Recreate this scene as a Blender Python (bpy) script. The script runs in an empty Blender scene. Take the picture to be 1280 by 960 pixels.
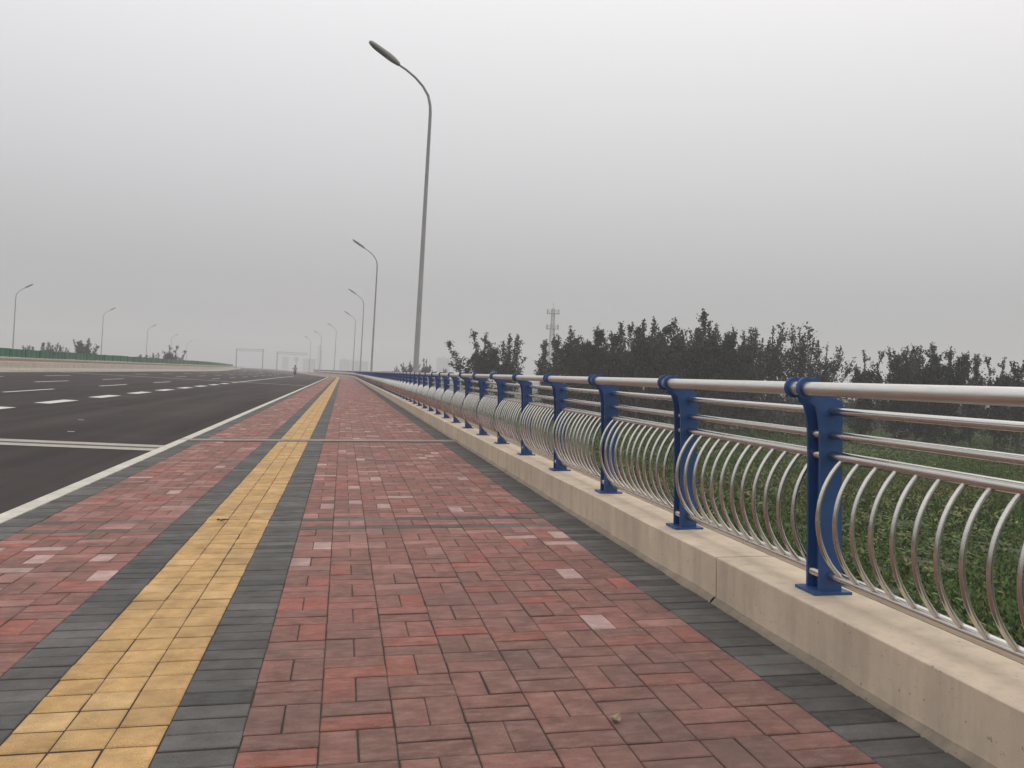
import bpy, bmesh, math, random
import numpy as np
from mathutils import Vector, Matrix

random.seed(7); RNG = np.random.default_rng(7)
SC = bpy.context.scene
COL = SC.collection
R_ = math.radians

# ------------------------------------------------------------------ camera
EYE = np.array([0.0, 0.0, 1.13])
FPX = 1070.0
VP = (429.0, 463.5); ROLL = R_(2.4)
def cam_axes():
    dx, dy = VP[0]-640, VP[1]-480
    u = dx*math.cos(ROLL)+dy*math.sin(ROLL); v = -dx*math.sin(ROLL)+dy*math.cos(ROLL)
    p = math.atan2(v, FPX); a = math.atan2(-u, math.hypot(FPX, v))
    F = np.array([math.sin(a)*math.cos(p), math.cos(a)*math.cos(p), math.sin(p)])
    Rt = np.array([math.cos(a), -math.sin(a), 0.0]); U = np.cross(Rt, F)
    return Rt*math.cos(ROLL)+U*math.sin(ROLL), -Rt*math.sin(ROLL)+U*math.cos(ROLL), F
CR, CU, CF = cam_axes()
def pix(P):
    q = np.asarray(P, float)-EYE; d = q@CF
    return 640+FPX*(q@CR)/d, 480-FPX*(q@CU)/d, d
def at_Y(px, py, Y):
    d = (px-640)/FPX*CR-(py-480)/FPX*CU+CF
    return EYE+d*(Y/d[1])
cam = bpy.data.cameras.new('camera'); camo = bpy.data.objects.new('camera', cam); COL.objects.link(camo)
cam.sensor_width = 36; cam.lens = FPX/1280*36; cam.clip_start = 0.05; cam.clip_end = 6000
camo.matrix_world = Matrix(((CR[0], CU[0], -CF[0], EYE[0]), (CR[1], CU[1], -CF[1], EYE[1]), (CR[2], CU[2], -CF[2], EYE[2]), (0, 0, 0, 1)))
SC.camera = camo

# ------------------------------------------------------------------ world, sun, exposure
SUN_EL, SUN_AZ = R_(55), R_(70)          # azimuth measured from +Y towards +X
w = bpy.data.worlds.new('World'); SC.world = w; w.use_nodes = True
nt = w.node_tree; nt.nodes.clear()
def wn(t, **k):
    n = nt.nodes.new(t)
    for a, b in k.items(): setattr(n, a, b)
    return n
sky = wn('ShaderNodeTexSky', sky_type='NISHITA', sun_disc=False, sun_elevation=SUN_EL, sun_rotation=SUN_AZ)
sky.air_density = 3; sky.dust_density = 8
tc = wn('ShaderNodeTexCoord'); sep = wn('ShaderNodeSeparateXYZ')
ramp = wn('ShaderNodeValToRGB')
nt.links.new(tc.outputs['Generated'], sep.inputs[0]); nt.links.new(sep.outputs['Z'], ramp.inputs[0])
els = ramp.color_ramp.elements                          # overcast dome: zenith about 3x the horizon
SKY_STOPS = ((0.0, (.385, .386, .392)), (.10, (.475, .475, .482)), (.22, (.675, .668, .672)), (.40, (.945, .930, .920)), (.62, (1.06, 1.045, 1.03)), (1.0, (1.10, 1.085, 1.07)))
els[0].position, els[0].color = 0, (*SKY_STOPS[0][1], 1)
els[1].position, els[1].color = 1, (*SKY_STOPS[-1][1], 1)
for p, c in SKY_STOPS[1:-1]:
    e = els.new(p); e.color = (*c, 1)
sc_ = wn('ShaderNodeMixRGB', blend_type='MULTIPLY'); sc_.inputs[0].default_value = 1
SKY_GAIN = 10.4
sc_.inputs[2].default_value = (SKY_GAIN*.985, SKY_GAIN*.988, SKY_GAIN*1.018, 1)
mx = wn('ShaderNodeMixRGB'); mx.inputs[0].default_value = .06
bg = wn('ShaderNodeBackground'); bg.inputs['Strength'].default_value = 0.1
out = wn('ShaderNodeOutputWorld')
nt.links.new(ramp.outputs[0], sc_.inputs[1]); nt.links.new(sc_.outputs[0], mx.inputs[1]); nt.links.new(sky.outputs[0], mx.inputs[2])
nt.links.new(mx.outputs[0], bg.inputs[0]); nt.links.new(bg.outputs[0], out.inputs[0])
sun = bpy.data.lights.new('sun', 'SUN'); sun.energy = 0.55; sun.angle = R_(80); sun.color = (1, .96, .90)
suno = bpy.data.objects.new('sun', sun); COL.objects.link(suno)
sd = Vector((math.sin(SUN_AZ)*math.cos(SUN_EL), math.cos(SUN_AZ)*math.cos(SUN_EL), math.sin(SUN_EL)))
suno.rotation_euler = sd.to_track_quat('Z', 'Y').to_euler(); suno.location = (20, 10, 40)
SC.view_settings.view_transform = 'Standard'; SC.view_settings.look = 'None'
SC.view_settings.exposure = 0.0; SC.view_settings.gamma = 1.0; SC.view_settings.use_curve_mapping = False
SC.render.engine = 'CYCLES'
SC.cycles.volume_bounces = 2; SC.cycles.max_bounces = 8
HAZE_DENSITY = 0.0014

# ------------------------------------------------------------------ helpers
def tag(o, label=None, cat=None, group=None, kind=None):
    if label: o['label'] = label
    if cat: o['category'] = cat
    if group: o['group'] = group
    if kind: o['kind'] = kind
    return o
def link(name, me, mat=None, parent=None, loc=None, rotz=0.0):
    o = bpy.data.objects.new(name, me); COL.objects.link(o)
    if mat and me and not len(me.materials): me.materials.append(mat)
    if parent: o.parent = parent
    if loc is not None: o.location = loc
    if rotz: o.rotation_euler = (0, 0, rotz)
    return o
def empty(name, loc=(0, 0, 0)):
    o = bpy.data.objects.new(name, None); COL.objects.link(o); o.location = loc; o.empty_display_size = .2
    return o
def mesh(name, v, f, smooth=False):
    me = bpy.data.meshes.new(name); me.from_pydata([tuple(map(float, p)) for p in v], [], f); me.update()
    if smooth: me.polygons.foreach_set('use_smooth', [True]*len(me.polygons))
    return me
class MB:
    """collects shapes for one mesh"""
    def __init__(s): s.v = []; s.f = []; s.sm = []
    def add(s, v, f, smooth=False):
        n = len(s.v); s.v += [tuple(map(float, p)) for p in v]; s.f += [tuple(i+n for i in q) for q in f]; s.sm += [smooth]*len(f)
        return s
    def box(s, a, b):
        x0, y0, z0 = a; x1, y1, z1 = b
        return s.add([(x0,y0,z0),(x1,y0,z0),(x1,y1,z0),(x0,y1,z0),(x0,y0,z1),(x1,y0,z1),(x1,y1,z1),(x0,y1,z1)],
                     [(0,3,2,1),(4,5,6,7),(0,1,5,4),(1,2,6,5),(2,3,7,6),(3,0,4,7)])
    def tube(s, pts, rad, n=8, cap=True, smooth=True):
        pts = [np.asarray(p, float) for p in pts]
        if not hasattr(rad, '__len__'): rad = [rad]*len(pts)
        v = []; f = []; up = None
        for i, p in enumerate(pts):
            d = pts[min(i+1, len(pts)-1)]-pts[max(i-1, 0)]; d = d/(np.linalg.norm(d)+1e-12)
            if up is None: up = np.array([0, 0, 1.]) if abs(d[2]) < .9 else np.array([1., 0, 0])
            a = np.cross(up, d); a /= np.linalg.norm(a); b = np.cross(d, a); up = b
            for k in range(n):
                t = 2*math.pi*k/n; v.append(p+rad[i]*(math.cos(t)*a+math.sin(t)*b))
        for i in range(len(pts)-1):
            for k in range(n):
                f.append((i*n+k, i*n+(k+1) % n, (i+1)*n+(k+1) % n, (i+1)*n+k))
        s.add(v, f, smooth)
        if cap: s.add(v[:n], [tuple(range(n))[::-1]]); s.add(v[-n:], [tuple(range(n))])
        return s
    def prism(s, prof, axis, a, b):
        """polygon prof (two coords) pushed along axis from a to b"""
        n = len(prof)
        def P(q, t): return {0: (t, q[0], q[1]), 1: (q[0], t, q[1]), 2: (q[0], q[1], t)}[axis]
        v = [P(q, a) for q in prof]+[P(q, b) for q in prof]
        f = [tuple(range(n)), tuple(range(2*n-1, n-1, -1))]+[(i, i+n, (i+1) % n+n, (i+1) % n) for i in range(n)]
        return s.add(v, f)
    def me(s, name):
        m = bpy.data.meshes.new(name); m.from_pydata(s.v, [], s.f); m.update()
        m.polygons.foreach_set('use_smooth', s.sm)
        bm = bmesh.new(); bm.from_mesh(m); bmesh.ops.recalc_face_normals(bm, faces=bm.faces); bm.to_mesh(m); bm.free()
        return m
    def build(s, name, mat, parent=None, loc=None): return link(name, s.me(name), mat, parent, loc)
def bevel(o, wdt, seg=2):
    m = o.modifiers.new('bevel', 'BEVEL'); m.width = wdt; m.segments = seg; m.limit_method = 'ANGLE'; return o

# deck frame: X across the walkway (right +), s along it, z above the paving; falls 1.25 deg to the road; bends left far away
TILT = math.tan(R_(1.25))
S0, RB, LB = 140.0, 400.0, 40.0
def path(X, s):
    if s <= S0: return X, s
    if s <= S0+LB:
        a = (s-S0)/RB; return (X+RB)*math.cos(a)-RB, S0+(X+RB)*math.sin(a)
    a = LB/RB; x, y = (X+RB)*math.cos(a)-RB, S0+(X+RB)*math.sin(a); e = s-S0-LB
    return x-e*math.sin(a), y+e*math.cos(a)
def heading(s): return 0 if s <= S0 else min(s-S0, LB)/RB
def D(X, s, z=0.0):
    x, y = path(X, s); return (x, y, z+TILT*X)
def G(X, s, z=0.0):
    x, y = path(X, s); return (x, y, z)
ROAD_G, ROAD_SL, ROAD_X0 = -.195, .018, -2.48
def zroad(X):
    if X > -22: return ROAD_G+ROAD_SL*(ROAD_X0-X)
    return ROAD_G+ROAD_SL*(X+41.5)
def steps(a, b, far=8.0):
    out = [a]
    s = a
    while s < b-1e-6:
        s = min(b, s+far); out.append(s)
    return out
def sweep(prof, ss, fn, closed=False, mb=None):
    mb = mb or MB(); n = len(prof); v = []; f = []
    for s in ss:
        for X, z in prof: v.append(fn(X, s, z))
    m = n if closed else n-1
    for i in range(len(ss)-1):
        for k in range(m):
            a, b = i*n+k, i*n+(k+1) % n
            f.append((a, b, b+n, a+n))
    mb.add(v, f)
    if closed:
        mb.add(v[:n], [tuple(range(n))]); mb.add(v[-n:], [tuple(range(n))[::-1]])
    return mb

# ------------------------------------------------------------------ materials
def mat_new(name):
    m = bpy.data.materials.new(name); m.use_nodes = True; t = m.node_tree
    return m, t, t.nodes['Principled BSDF']
def N(t, typ, **k):
    n = t.nodes.new(typ)
    for a, b in k.items():
        if a.startswith('i_'):
            n.inputs[a[2:].replace('_', ' ')].default_value = b
        else: setattr(n, a, b)
    return n
def ramp2(t, src, p0, c0, p1, c1):
    r = N(t, 'ShaderNodeValToRGB'); e = r.color_ramp.elements
    e[0].position, e[0].color = p0, (*c0, 1); e[1].position, e[1].color = p1, (*c1, 1)
    t.links.new(src, r.inputs[0]); return r.outputs[0]
def noise(t, scale, detail=4, rough=.55, vec=None):
    n = N(t, 'ShaderNodeTexNoise'); n.inputs['Scale'].default_value = scale; n.inputs['Detail'].default_value = detail; n.inputs['Roughness'].default_value = rough
    if vec is None: vec = N(t, 'ShaderNodeNewGeometry').outputs['Position']
    t.links.new(vec, n.inputs['Vector']); return n.outputs['Fac']
def mixc(t, fac, a, b, mode='MIX'):
    m = N(t, 'ShaderNodeMixRGB', blend_type=mode)
    for i, s in ((0, fac), (1, a), (2, b)):
        if hasattr(s, 'is_output'): t.links.new(s, m.inputs[i])
        elif i == 0: m.inputs[0].default_value = s
        else: m.inputs[i].default_value = (*s, 1)
    return m.outputs[0]
def bump(t, b, h, strength=.3, dist=.002):
    n = N(t, 'ShaderNodeBump'); n.inputs['Strength'].default_value = strength; n.inputs['Distance'].default_value = dist
    t.links.new(h, n.inputs['Height']); t.links.new(n.outputs[0], b.inputs['Normal'])
def simple(name, c, rough=.6, metal=0, var=.12, scale=6, bmp=0):
    m, t, b = mat_new(name)
    nf = noise(t, scale)
    lo = tuple(x*(1-var) for x in c); hi = tuple(min(1, x*(1+var)) for x in c)
    t.links.new(ramp2(t, nf, .3, lo, .7, hi), b.inputs['Base Color'])
    b.inputs['Roughness'].default_value = rough; b.inputs['Metallic'].default_value = metal
    if bmp: bump(t, b, noise(t, scale*20), bmp, .003)
    return m

def paver_mat(name, attr, pale, pale_amt, dirt):
    m, t, b = mat_new(name)
    if attr:
        a = N(t, 'ShaderNodeAttribute', attribute_name='tint'); tint = a.outputs['Color']
    else:
        tint = N(t, 'ShaderNodeObjectInfo').outputs['Color']
    pos = N(t, 'ShaderNodeNewGeometry').outputs['Position']
    g = noise(t, 9, 5, .6, pos)                                     # blotches that run over several pavers
    mp = N(t, 'ShaderNodeMapping'); mp.inputs['Scale'].default_value = (.55, 1.5, 1); t.links.new(pos, mp.inputs[0])
    blot = ramp2(t, noise(t, 24, 5, .65, mp.outputs[0]), .47, (0, 0, 0), .74, (1, 1, 1))
    fine = noise(t, 320, 3, .7, pos)
    c = mixc(t, 1, tint, ramp2(t, g, .28, (.70, .69, .68), .72, (1.26, 1.25, 1.24)), 'MULTIPLY')
    f = N(t, 'ShaderNodeMath', operation='MULTIPLY'); f.inputs[1].default_value = pale_amt; t.links.new(blot, f.inputs[0])
    c = mixc(t, f.outputs[0], c, pale)
    c = mixc(t, 1, c, ramp2(t, fine, .28, (.58, .58, .58), .72, (1.38, 1.38, 1.38)), 'MULTIPLY')
    d = ramp2(t, noise(t, 1.3, 3, .5, pos), .48, (0, 0, 0), .68, (.45, .45, .45))
    c = mixc(t, d, c, dirt)
    sp = ramp2(t, noise(t, 60, 2, .5, pos), .73, (0, 0, 0), .77, (.65, .65, .65))
    c = mixc(t, sp, c, tuple(x*.45 for x in dirt))
    t.links.new(c, b.inputs['Base Color']); b.inputs['Roughness'].default_value = .82
    b.inputs['Specular IOR Level'].default_value = .35
    h = mixc(t, .35, noise(t, 14, 3, .5, pos), fine)
    bump(t, b, h, .8, .005)
    return m
PM = {}
for k, pale, amt, dirt in (('red', (.36, .235, .205), .48, (.125, .085, .073)), ('grey', (.16, .155, .145), .35, (.065, .062, .056)), ('yellow', (.53, .37, .19), .6, (.31, .205, .11))):
    PM[k] = (paver_mat('paver_'+k, False, pale, amt, dirt), paver_mat('paver_%s_far' % k, True, pale, amt, dirt))

def concrete(name, c, stain):
    m, t, b = mat_new(name); pos = N(t, 'ShaderNodeNewGeometry').outputs['Position']
    col = ramp2(t, noise(t, 2.2, 6, .6, pos), .3, tuple(x*.84 for x in c), .72, tuple(x*1.1 for x in c))
    col = mixc(t, ramp2(t, noise(t, 5, 6, .7, pos), .48, (0, 0, 0), .75, (.7, .7, .7)), col, stain)
    mp = N(t, 'ShaderNodeMapping'); mp.inputs['Scale'].default_value = (7, 7, .6); t.links.new(pos, mp.inputs[0])
    col = mixc(t, ramp2(t, noise(t, 1, 5, .65, mp.outputs[0]), .47, (0, 0, 0), .75, (.55, .55, .55)), col, tuple(x*.7 for x in stain))
    col = mixc(t, ramp2(t, noise(t, 48, 2, .5, pos), .69, (0, 0, 0), .73, (.6, .6, .6)), col, tuple(x*.5 for x in stain))
    t.links.new(col, b.inputs['Base Color']); b.inputs['Roughness'].default_value = .85
    bump(t, b, mixc(t, .4, noise(t, 12, 4, .6, pos), noise(t, 160, 3, .6, pos)), .45, .004)
    return m
M_PLINTH = concrete('plinth_concrete', (.68, .555, .42), (.50, .41, .315))
M_MORTAR = concrete('mortar', (.30, .245, .185), (.17, .14, .105))
M_BARRIER = concrete('barrier_concrete', (.50, .45, .37), (.40, .36, .30))
M_KERB = concrete('kerb_concrete', (.60, .57, .49), (.45, .42, .36))
M_JOINT = concrete('joint_concrete', (.42, .39, .34), (.32, .29, .25))
M_SAND = simple('joint_sand', (.040, .027, .022), .95, scale=30)
M_SOIL = simple('soil', (.19, .115, .065), .95, var=.3, scale=2)
M_DECK = concrete('deck_concrete', (.32, .30, .27), (.22, .2, .18))
M_STEELGAP = simple('joint_steel', (.045, .042, .04), .7, 0)

def asphalt():
    m, t, b = mat_new('asphalt'); pos = N(t, 'ShaderNodeNewGeometry').outputs['Position']
    mp = N(t, 'ShaderNodeMapping'); mp.inputs['Scale'].default_value = (1, .12, 1); t.links.new(pos, mp.inputs[0])
    col = ramp2(t, noise(t, .55, 4, .6, mp.outputs[0]), .3, (.044, .0385, .0365), .7, (.067, .0585, .055))
    col = mixc(t, 1, col, ramp2(t, noise(t, 90, 3, .7, pos), .2, (.65, .65, .65), .8, (1.35, 1.35, 1.35)), 'MULTIPLY')
    mp2 = N(t, 'ShaderNodeMapping'); mp2.inputs['Scale'].default_value = (1, .012, 1); t.links.new(pos, mp2.inputs[0])
    col = mixc(t, 1, col, ramp2(t, noise(t, 1.1, 3, .6, mp2.outputs[0]), .3, (.78, .78, .78), .7, (1.22, 1.22, 1.22)), 'MULTIPLY')
    dust = ramp2(t, noise(t, .35, 6, .7, pos), .52, (0, 0, 0), .78, (.5, .5, .5)); col = mixc(t, dust, col, (.095, .084, .077))
    t.links.new(col, b.inputs['Base Color']); b.inputs['Roughness'].default_value = .95; b.inputs['Specular IOR Level'].default_value = .08
    bump(t, b, noise(t, 120, 3, .7, pos), .6, .006)
    return m
M_ASPH = asphalt()
def paint():
    m, t, b = mat_new('road_paint'); pos = N(t, 'ShaderNodeNewGeometry').outputs['Position']
    col = mixc(t, ramp2(t, noise(t, 14, 5, .7, pos), .56, (0, 0, 0), .72, (.6, .6, .6)), (.60, .585, .54), (.20, .185, .17))
    t.links.new(col, b.inputs['Base Color']); b.inputs['Roughness'].default_value = .6
    return m
M_PAINT = paint()
def steel(name, c, rough):
    m, t, b = mat_new(name); pos = N(t, 'ShaderNodeNewGeometry').outputs['Position']
    mp = N(t, 'ShaderNodeMapping'); mp.inputs['Scale'].default_value = (30, 1.5, 30); t.links.new(pos, mp.inputs[0])
    n1 = noise(t, 6, 4, .6, mp.outputs[0])
    t.links.new(ramp2(t, n1, .3, tuple(x*.85 for x in c), .75, c), b.inputs['Base Color'])
    b.inputs['Metallic'].default_value = 1
    rr = ramp2(t, noise(t, 11, 4, .6, pos), .3, (rough*.8,)*3, .8, (rough*1.5,)*3); t.links.new(rr, b.inputs['Roughness'])
    return m
M_STEEL = steel('stainless_steel', (.68, .655, .61), .22)
M_TOPRAIL = steel('brushed_steel', (.72, .70, .66), .36)
def blue():
    m, t, b = mat_new('blue_paint'); pos = N(t, 'ShaderNodeNewGeometry').outputs['Position']
    col = ramp2(t, noise(t, 5, 4, .6, pos), .3, (.021, .066, .195), .75, (.032, .094, .255))
    col = mixc(t, ramp2(t, noise(t, 26, 5, .7, pos), .62, (0, 0, 0), .8, (.4, .4, .4)), col, (.10, .13, .19))
    col = mixc(t, ramp2(t, noise(t, 48, 4, .65, pos), .66, (0, 0, 0), .72, (.75, .75, .75)), col, (.11, .055, .03))
    t.links.new(col, b.inputs['Base Color']); b.inputs['Roughness'].default_value = .5
    bump(t, b, noise(t, 60, 3, .6, pos), .12, .002)
    return m
M_BLUE = blue()
M_LAMP = simple('lamp_grey_paint', (.30, .30, .295), .45, .0, .1, 2)
M_LAMPHEAD = simple('lamp_head_grey', (.27, .27, .26), .5, 0, .1, 4)
M_LENS = simple('lamp_lens', (.10, .10, .095), .25, 0, .1, 8)
M_GREEN = simple('green_screen_paint', (.018, .115, .058), .5, 0, .18, .7)
M_GALV = simple('galvanised', (.33, .33, .33), .5, .3, .1, 3)
M_FARW = simple('far_wall', (.30, .28, .27), .9, 0, .06, .05)
M_FARG = simple('far_window', (.10, .11, .12), .3, 0, .06, .05)
M_BARK = simple('bark', (.085, .07, .055), .9, 0, .3, 5)
def attr_mat(name, rough, bright=1.0):
    m, t, b = mat_new(name)
    a = N(t, 'ShaderNodeAttribute', attribute_name='tint'); t.links.new(a.outputs['Color'], b.inputs['Base Color'])
    b.inputs['Roughness'].default_value = rough; b.inputs['Specular IOR Level'].default_value = .25
    return m
M_LEAF = attr_mat('tree_leaves', .7)
M_GRASS = attr_mat('grass_blades', .75)
def field():
    m, t, b = mat_new('field_soil_and_turf'); pos = N(t, 'ShaderNodeNewGeometry').outputs['Position']
    col = ramp2(t, noise(t, .16, 5, .6, pos), .35, (.035, .055, .016), .7, (.075, .080, .030))
    col = mixc(t, 1, col, ramp2(t, noise(t, 5, 4, .7, pos), .25, (.5, .5, .5), .75, (1.4, 1.4, 1.4)), 'MULTIPLY')
    t.links.new(col, b.inputs['Base Color']); b.inputs['Roughness'].default_value = .95
    bump(t, b, noise(t, 3, 5, .7, pos), .8, .1)
    return m
M_FIELD = field()
def set_tint(me, cols):
    """one colour per face"""
    a = me.attributes.new('tint', 'FLOAT_COLOR', 'FACE')
    c = np.ones((len(me.polygons), 4), np.float32); c[:, :3] = cols; a.data.foreach_set('color', c.ravel())
def fast_mesh(name, verts, nper, smooth=False):
    """verts (n*nper,3): faces of nper corners that share nothing"""
    verts = np.asarray(verts, np.float32); n = len(verts)//nper
    me = bpy.data.meshes.new(name); me.vertices.add(len(verts)); me.vertices.foreach_set('co', verts.ravel())
    me.loops.add(len(verts)); me.loops.foreach_set('vertex_index', np.arange(len(verts), dtype=np.int32))
    me.polygons.add(n); me.polygons.foreach_set('loop_start', np.arange(0, len(verts), nper, dtype=np.int32))
    me.update(calc_edges=True); return me

# ------------------------------------------------------------------ ground and bridge deck
ZF = -3.0
g = MB(); L = 1400
xs = sorted(set([-L, -700, -350, -150, -60, 0, 30, 60, 100, 160, 350, 700, L])); ys = [-L, -300, -40, 0, 20, 40, 60, 80, 110, 150, 220, 350, 700, L]
v = [(x, y, ZF+(.25*math.sin(x*.05+1)*math.sin(y*.043) if abs(x) < 300 and abs(y) < 300 else 0)) for y in ys for x in xs]
f = [(j*len(xs)+i, j*len(xs)+i+1, (j+1)*len(xs)+i+1, (j+1)*len(xs)+i) for j in range(len(ys)-1) for i in range(len(xs)-1)]
tag(link('ground', mesh('ground', v, f, True), M_FIELD), kind='structure')
END = 900
deck = sweep([(2.21, -.05), (2.21, -.75), (1.2, -1.15), (-38, -.95), (-40.2, -.6), (-40.2, -.32), (-2.6, -.32), (-2.4, -.17)], [-6]+steps(0, S0, 20)+steps(S0, S0+LB, 4)[1:]+[END], lambda X, s, z: G(X, s, z), True)
tag(deck.build('bridge_deck', M_DECK), kind='structure')

LS = [-6]+steps(0, S0, 10)+steps(S0, S0+LB, 4)[1:]+steps(S0+LB, END, 60)[1:]
road = tag(sweep([(-21.35, zroad(-21.35)), (-12, zroad(-12)), (-2.475, zroad(-2.475))], LS, G).build('road', M_ASPH), kind='structure')
tag(sweep([(-39.4, zroad(-39.4)), (-22.95, zroad(-22.95))], LS, G).build('road', M_ASPH), kind='structure')
def mark(X, s0, s1, wd, name='lane_dash', dz=.004, m=None):
    ss = steps(s0, s1, 6)
    return sweep([(X-wd/2, zroad(X-wd/2)+dz), (X+wd/2, zroad(X+wd/2)+dz)], ss, G).build(name, m or M_PAINT, road)
s = 0.05
while s < 63:
    mark(-8.0, s, s+2.6, .42); s += 5.05
mark(-8.0, 66, 330, .22, 'lane_line')
for X, s_, wd in ((-10.95, 30.9, .16), (-14.0, 43.2, .16), (-17.6, 56.0, .16)):
    s = s_-11.4*2
    while s < 290:
        if not (s < 70 < s+5): mark(X, s, s+5.0, wd)
        s += 11.4
mark(-21.05, -4, 420, .16, 'edge_line')
def cross(s0, s1, m, name, dz):
    return sweep([(-21.3, zroad(-21.3)+dz), (-2.5, zroad(-2.5)+dz)], [s0, s1], G).build(name, m, road)
for sj in (14.05, 70.0, 126.0):
    cross(sj-.46, sj-.10, M_JOINT, 'joint_strip', .006); cross(sj+.12, sj+.48, M_JOINT, 'joint_strip', .006); cross(sj-.10, sj+.12, M_STEELGAP, 'joint_gap', .005)
# small paint flecks and litter on the asphalt
for X, s in ((-5.4, 19.5), (-4.7, 16.4), (-8.6, 15.5)):
    mark(X, s, s+.07, .12, 'paint_fleck')

# ------------------------------------------------------------------ walkway paving
PW = .2325
walk = sweep([(-2.33, -.0042), (1.90, -.0042)], [-3]+steps(0, 110, 10), D).build('walkway', M_SAND); tag(walk, kind='structure')
JT = .0044
pavers = {'red': [], 'grey': [], 'yellow': []}
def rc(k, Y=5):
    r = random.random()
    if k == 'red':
        q = min(1, max(0, (Y-3.6)/2.0))          # pale pavers grow more common farther along the walkway
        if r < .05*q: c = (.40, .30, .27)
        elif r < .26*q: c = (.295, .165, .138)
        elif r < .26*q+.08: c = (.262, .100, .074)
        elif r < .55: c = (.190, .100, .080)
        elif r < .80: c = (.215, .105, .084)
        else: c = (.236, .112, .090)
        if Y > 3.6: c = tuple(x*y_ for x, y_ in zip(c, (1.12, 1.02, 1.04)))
    elif k == 'grey':
        c = (.125, .119, .112) if r < .25 else (.095, .090, .086) if r < .8 else (.072, .069, .066)
    else:
        c = (.52, .325, .135) if r < .6 else (.47, .288, .115) if r < .85 else (.56, .365, .17)
    q = random.uniform(.92, 1.08); return tuple(x*q for x in c)
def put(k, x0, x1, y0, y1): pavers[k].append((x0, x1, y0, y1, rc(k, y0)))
GREY_ROWS = {6.2175: 1, 6.566: 1, 10.85: 1}
YMAX = 110
BAND = (14.0, 14.30)
rows = []; y = 2.73-PW*21; j = -21
while y < YMAX:
    if abs(y-6.2175) < .01 or abs(y-6.566) < .02 or (10.8 < y < 10.8+PW and rows[-1][0] == 'b') or (24.0 < y < 24+PW and rows[-1][0] == 'b') or (49 < y < 49+PW and rows[-1][0] == 'b'):
        rows.append(('g', y, j)); y += PW/2
        if abs(y-(6.2175+PW/2)) < .01 or abs(y-(6.566+PW/2)) < .02 or True:
            rows.append(('b', y, j)); y += PW; j += 1
        continue
    if y+PW > BAND[0] and y < BAND[1]:
        y = BAND[1]+.004; rows.append(('g2', y, j)); y += PW; continue
    rows.append(('b', y, j)); y += PW; j += 1
for ty, y0, j in rows:
    for x_start, ncol, c0 in ((-2.10, 4, 0), (-.26, 8, 0)):
        for c in range(ncol):
            x0 = x_start+c*PW; x1 = x0+PW
            if ty == 'g':
                put('grey', x0, x1, y0, y0+PW/2); q_ = pavers['grey'][-1]; pavers['grey'][-1] = (*q_[:4], tuple(a_*b_ for a_, b_ in zip(q_[4], (1.4, 1.2, 1.1))))
            elif ty == 'g2':
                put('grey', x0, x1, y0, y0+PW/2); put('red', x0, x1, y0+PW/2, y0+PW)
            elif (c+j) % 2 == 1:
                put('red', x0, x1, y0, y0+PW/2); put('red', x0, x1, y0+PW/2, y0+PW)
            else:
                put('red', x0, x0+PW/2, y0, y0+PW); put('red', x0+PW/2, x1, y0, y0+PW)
y = -2.0
while y < YMAX:
    if not (y+PW/2 > BAND[0] and y < BAND[1]):
        for x0, x1 in ((-2.33, -2.10), (-1.17, -.955), (-.495, -.26), (1.60, 1.885)): put('grey', x0, x1, y, y+PW/2)
        y += PW/2
    else: y = BAND[1]+.004
y = 2.70-.153*32
while y < YMAX:
    if not (y+.153 > BAND[0] and y < BAND[1]):
        for c in range(3): put('yellow', -.955+c*.1533, -.955+(c+1)*.1533, y, y+.153)
        y += .153
    else: y = BAND[1]+.004
def paver_geo(wx, wy, ch=.0062, hz=.03):
    a, b = wx/2, wy/2
    v = []
    for (ex, ey, z) in ((a, b, -hz), (a, b, -ch*.7), (a-ch, b-ch, 0)):
        v += [(-ex, -ey, z), (ex, -ey, z), (ex, ey, z), (-ex, ey, z)]
    f = [(8, 9, 10, 11)]
    for l in (0, 4):
        for k in range(4): f.append((l+k, l+(k+1) % 4, l+4+(k+1) % 4, l+4+k))
    return np.array(v), f
SHARED = {}
def shared_paver(k, wx, wy):
    key = (k, round(wx, 3), round(wy, 3))
    if key not in SHARED:
        v, f = paver_geo(wx, wy, .005 if k == 'yellow' else .004); me = mesh('paver', v, f); me.materials.append(PM[k][0]); SHARED[key] = me
    return SHARED[key]
PNAME = {'red': 'red_paver', 'grey': 'grey_paver', 'yellow': 'tactile_tile'}
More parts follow.
